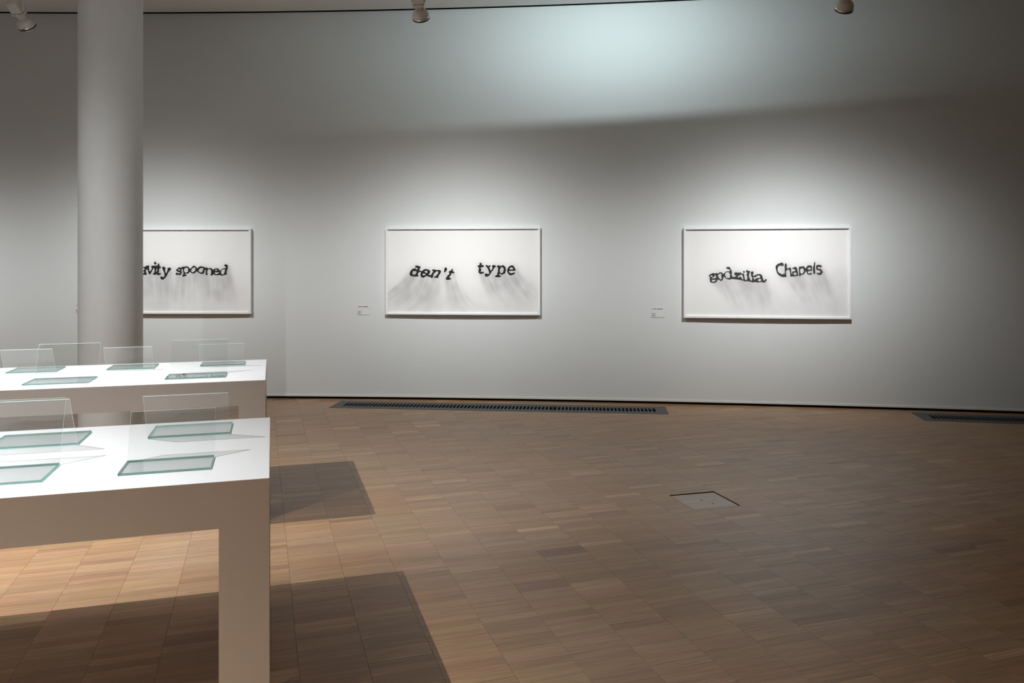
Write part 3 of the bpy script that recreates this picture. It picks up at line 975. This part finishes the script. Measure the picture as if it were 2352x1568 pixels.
def beam_profile(L, sx, sy, tail=0.05):
    """soft oval beam of a flood reflector: intensity falls off with the angle from the axis"""
    L.use_nodes = True
    nt = L.node_tree
    em = nt.nodes['Emission']
    tc = N(nt, 'ShaderNodeTexCoord')
    sp = N(nt, 'ShaderNodeSeparateXYZ')
    nt.links.new(tc.outputs['Normal'], sp.inputs[0])
    def m(op, a, b=None):
        n = N(nt, 'ShaderNodeMath', operation=op)
        for i, v in enumerate((a, b)):
            if v is None:
                continue
            if hasattr(v, 'links'):
                nt.links.new(v, n.inputs[i])
            else:
                n.inputs[i].default_value = v
        return n.outputs[0]
    az = m('ABSOLUTE', sp.outputs[2])
    ex = []
    for o, s in ((sp.outputs[0], sx), (sp.outputs[1], sy)):
        a = m('ARCTAN2', o, az)
        a = m('DIVIDE', a, R(s))
        ex.append(m('MULTIPLY', a, a))
    g = m('POWER', math.e, m('MULTIPLY', m('ADD', ex[0], ex[1]), -1.0))
    nt.links.new(m('ADD', g, tail), em.inputs['Strength'])

def spotlight(bulb, target, track_z, label, power, color, size, blend, radius=0.012, beam=None):
    """track-mounted reflector spotlight; bulb = centre of the front ring"""
    o = empty('spotlight', bulb)
    tag(o, label, 'spotlight', 'ceiling spotlights')
    d = (Vector(target) - Vector(bulb)).normalized()
    z = -d                                   # local +Z points backwards along the lamp axis
    x = Vector((0, 0, 1)).cross(z)
    x = x.normalized() if x.length > 1e-3 else Vector((1, 0, 0))
    y = z.cross(x)
    A = Matrix(((x.x, y.x, z.x, 0), (x.y, y.y, z.y, 0), (x.z, y.z, z.z, 0), (0, 0, 0, 1)))
    bm = bmesh.new()                         # reflector bell
    lathe(bm, [(0.066, 0.004), (0.067, 0.016), (0.0655, 0.030), (0.061, 0.045), (0.053, 0.057), (0.043, 0.065), (0.029, 0.070)], 48, A)
    bm_obj('reflector_bell', bm, M_LAMPW, o, True)
    bm = bmesh.new()
    lathe(bm, [(0.0655, 0.016), (0.0685, 0.014), (0.0705, 0.008), (0.0695, 0.002), (0.066, 0.000)], 48, A)
    bm_obj('chrome_rim', bm, M_CHROME, o, True)
    bm = bmesh.new()
    lathe(bm, [(0.0695, 0.002), (0.0712, -0.002), (0.0708, -0.009), (0.066, -0.011), (0.060, -0.010)], 48, A)
    bm_obj('black_ring', bm, M_BLACK, o, True)
    bm = bmesh.new()
    lathe(bm, [(0.066, -0.009), (0.060, -0.016), (0.045, -0.021), (0.024, -0.0235), (0.001, -0.024)], 40, A, cap1=True)
    bm_obj('lens', bm, M_LENS, o, True)
    bm = bmesh.new()                         # ribbed lamp holder
    lathe(bm, [(0.031, 0.068), (0.033, 0.110)], 84, A, ribs=21, rib_depth=0.005)
    bm_obj('ribbed_holder', bm, M_LAMPW, o)
    # square transformer housing behind the holder
    box('housing_cap', (-0.046, -0.040, 0.108), (0.046, 0.040, 0.132), M_LAMPW, o, A, bevel=0.004)
    box('housing_joint', (-0.042, -0.036, 0.131), (0.042, 0.036, 0.136), M_BLACK, o, A)
    box('housing', (-0.046, -0.040, 0.135), (0.046, 0.040, 0.225), M_LAMPW, o, A, bevel=0.006)
    for sx in (-0.022, 0.022):
        bm = bmesh.new()
        lathe(bm, [(0.004, 0), (0.004, 0.003), (0.001, 0.004)], 14, A @ Matrix.Translation((sx, -0.040, 0.120)) @ Matrix.Rotation(R(90), 4, 'X'), cap1=True)
        bm_obj('screw', bm, M_SCREW, o)
    # yoke arms up to the track
    piv = A @ Vector((0, 0, 0.150))
    top = track_z - bulb[2]
    for s in (-1, 1):
        px = piv + x * s * 0.053
        bm = bmesh.new()
        add_box(bm, (px.x - 0.006, px.y - 0.012, px.z - 0.012), (px.x + 0.006, px.y + 0.012, max(px.z + 0.05, top - 0.03)), bevel=0.003)
        bm_obj('yoke_arm', bm, M_LAMPW, o)
    box('yoke_bridge', (piv.x - 0.062, piv.y - 0.014, top - 0.036), (piv.x + 0.062, piv.y + 0.014, top - 0.024), M_LAMPW, o)
    box('track_adapter', (piv.x - 0.03, piv.y - 0.018, top - 0.025), (piv.x + 0.03, piv.y + 0.018, top), M_LAMPW, o, bevel=0.003)
    if True:
        L = bpy.data.lights.new('lamp', 'SPOT')
        L.energy = power
        L.color = color
        L.spot_size = R(size)
        L.spot_blend = blend
        L.shadow_soft_size = radius
        if beam:
            beam_profile(L, *beam)
        lo = bpy.data.objects.new('lamp', L)
        link(lo)
        lo.location = Vector(bulb) + d * 0.045
        lo.rotation_euler = d.to_track_quat('-Z', 'Y').to_euler()
    return o

TZ = 3.86
def frame_pt(px, py):
    X = 0.0
    for _ in range(20):
        X = (px - 1176) / 1790 * wall_y(X)
    D = wall_y(X)
    return (X, D, 1.5 + (617 - py) / 1790 * D)
wl = [((-4.10, 6.59, 3.55), frame_pt(406, 655), 'grey reflector spotlight left of the round column'),
      ((-0.743, 6.36, 3.55), frame_pt(1063, 655), 'grey reflector spotlight above the middle framed drawing'),
      ((2.62, 6.15, 3.55), frame_pt(1762, 655), 'grey reflector spotlight at the top right of the photograph'),
      ((-7.46, 6.55, 3.55), (-6.9, 8.95, 1.2), 'grey reflector spotlight beyond the left edge of the photograph')]
for (b, t, lab), kk in zip(wl, (0.74, 0.93, 0.98, 0.85)):
    spotlight(b, t, TZ, lab, P_WALL * kk, COL_WALL, 112, 0.6, beam=(28, 17, 0.01))
tp = [(x, wall_y(x) - 2.45) for x in np.linspace(-9, 6, 11)]
track('light_track', tp, TZ, 'pale suspended light track running parallel to the curved wall')

spotlight((-3.05, 1.95, 3.98), (-2.2, 1.95, 0.0), 4.2, 'grey spotlight hanging above the near white table', P_TABLE[0], COL_TABLE, 150, 0.5, radius=0.005, beam=(26, 26, 0.0))
far_lamp = spotlight((-3.82, 4.14, 3.98), (-2.6, 4.5, 0.0), 4.2, 'grey spotlight hanging above the far white table', P_TABLE[1], COL_TABLE, 160, 0.5, radius=0.016, beam=(33, 33, 0.004))
spotlight((-2.28, -0.24, 3.98), (-1.5, 0.1, 0.0), 4.2, 'added fill spotlight hanging above the floor beside the viewer', 720, COL_TABLE, 150, 0.5, radius=0.010, beam=(23, 23, 0.0))  # added, unseen, brightens the table fronts from the viewer's side
track('light_track', [(-2.0, -1.2), (-3.2, 2.05), (-4.0, 5.0)], 4.205, 'pale light track above the two white tables')

# added unseen baffle, blocks the far table's lamp towards the viewer
Mb = Matrix.Rotation(YAW_T, 4, 'Z')
box('light_baffle', (-0.20, -0.045, -0.20), (0.20, -0.042, -0.085), M_BLACK, far_lamp, Mb)
box('baffle_clip', (-0.075, -0.048, -0.10), (-0.067, -0.040, 0.02), M_BLACK, far_lamp, Mb)

# cool wall washer with a barn door that cuts its beam off in a line
WASH = Vector((1.02, 5.60, 4.25))
wt = Vector((1.02, 8.80, 4.03))
wo = empty('wall_washer', WASH)
tag(wo, 'grey wall washer with barn doors aimed at the upper wall', 'wall washer')
dd = (wt - WASH).normalized()
az = math.atan2(dd.y, dd.x) - math.pi / 2
Mw = Matrix.Rotation(az, 4, 'Z')
box('body', (-0.09, -0.20, -0.06), (0.09, -0.03, 0.06), M_LAMPW, wo, Mw, bevel=0.01)
box('mount', (-0.012, -0.12, 0.06), (0.012, -0.09, CEIL - WASH.z), M_LAMPW, wo, Mw)
box('lens', (-0.07, -0.03, -0.045), (0.07, -0.022, 0.045), M_LENS, wo, Mw)
cut = 0.30
dz = (WASH.z - 3.14) / 3.2 * cut
box('light_baffle', (-0.9, 0.02, -dz - 0.006), (0.9, cut, -dz), M_BLACK, wo, Mw)
box('shutter_arm', (-0.006, -0.04, -dz - 0.012), (0.006, 0.03, -0.055), M_BLACK, wo, Mw)
L = bpy.data.lights.new('lamp', 'SPOT')
L.energy = P_COOL; L.color = COL_COOL; L.spot_size = R(150); L.spot_blend = 0.5; L.shadow_soft_size = 0.0088
beam_profile(L, 36, 17, 0.0)
lo = link(bpy.data.objects.new('lamp', L))
lo.location = WASH
lo.rotation_euler = dd.to_track_quat('-Z', 'Y').to_euler()

# added unseen spotlights behind the viewer, bouncing fill light into the room
for i, (b, t, lab) in enumerate([((-4.5, -2.6, 3.9), (-4.5, -6.9, 1.6), 'added fill spotlight behind the viewer, on the left'),
                    ((0.5, -2.6, 3.9), (0.5, -6.9, 1.6), 'added fill spotlight behind the viewer, in the middle')]):
    spotlight(b, t, 4.2, lab, P_FILL, COL_TABLE, 90, 1.0)
track('light_track', [(-6, -2.66), (0, -2.66), (7, -2.66)], 4.2, 'pale light track behind the viewer')

# added unseen spotlights, their light bounces off the left side wall as fill
for b, t, lab in [((-8.4, 4.6, 3.9), (-10.4, 4.6, 1.9), 'added fill spotlight washing the left side wall, nearer the curved wall'),
                  ((-8.4, 1.4, 3.9), (-10.4, 1.4, 1.9), 'added fill spotlight washing the left side wall, nearer the viewer')]:
    spotlight(b, t, 4.2, lab, 90, COL_TABLE, 100, 1.0)
track('light_track', [(-8.34, 0.2), (-8.34, 3.0), (-8.34, 5.8)], 4.2, 'pale light track along the left side wall')
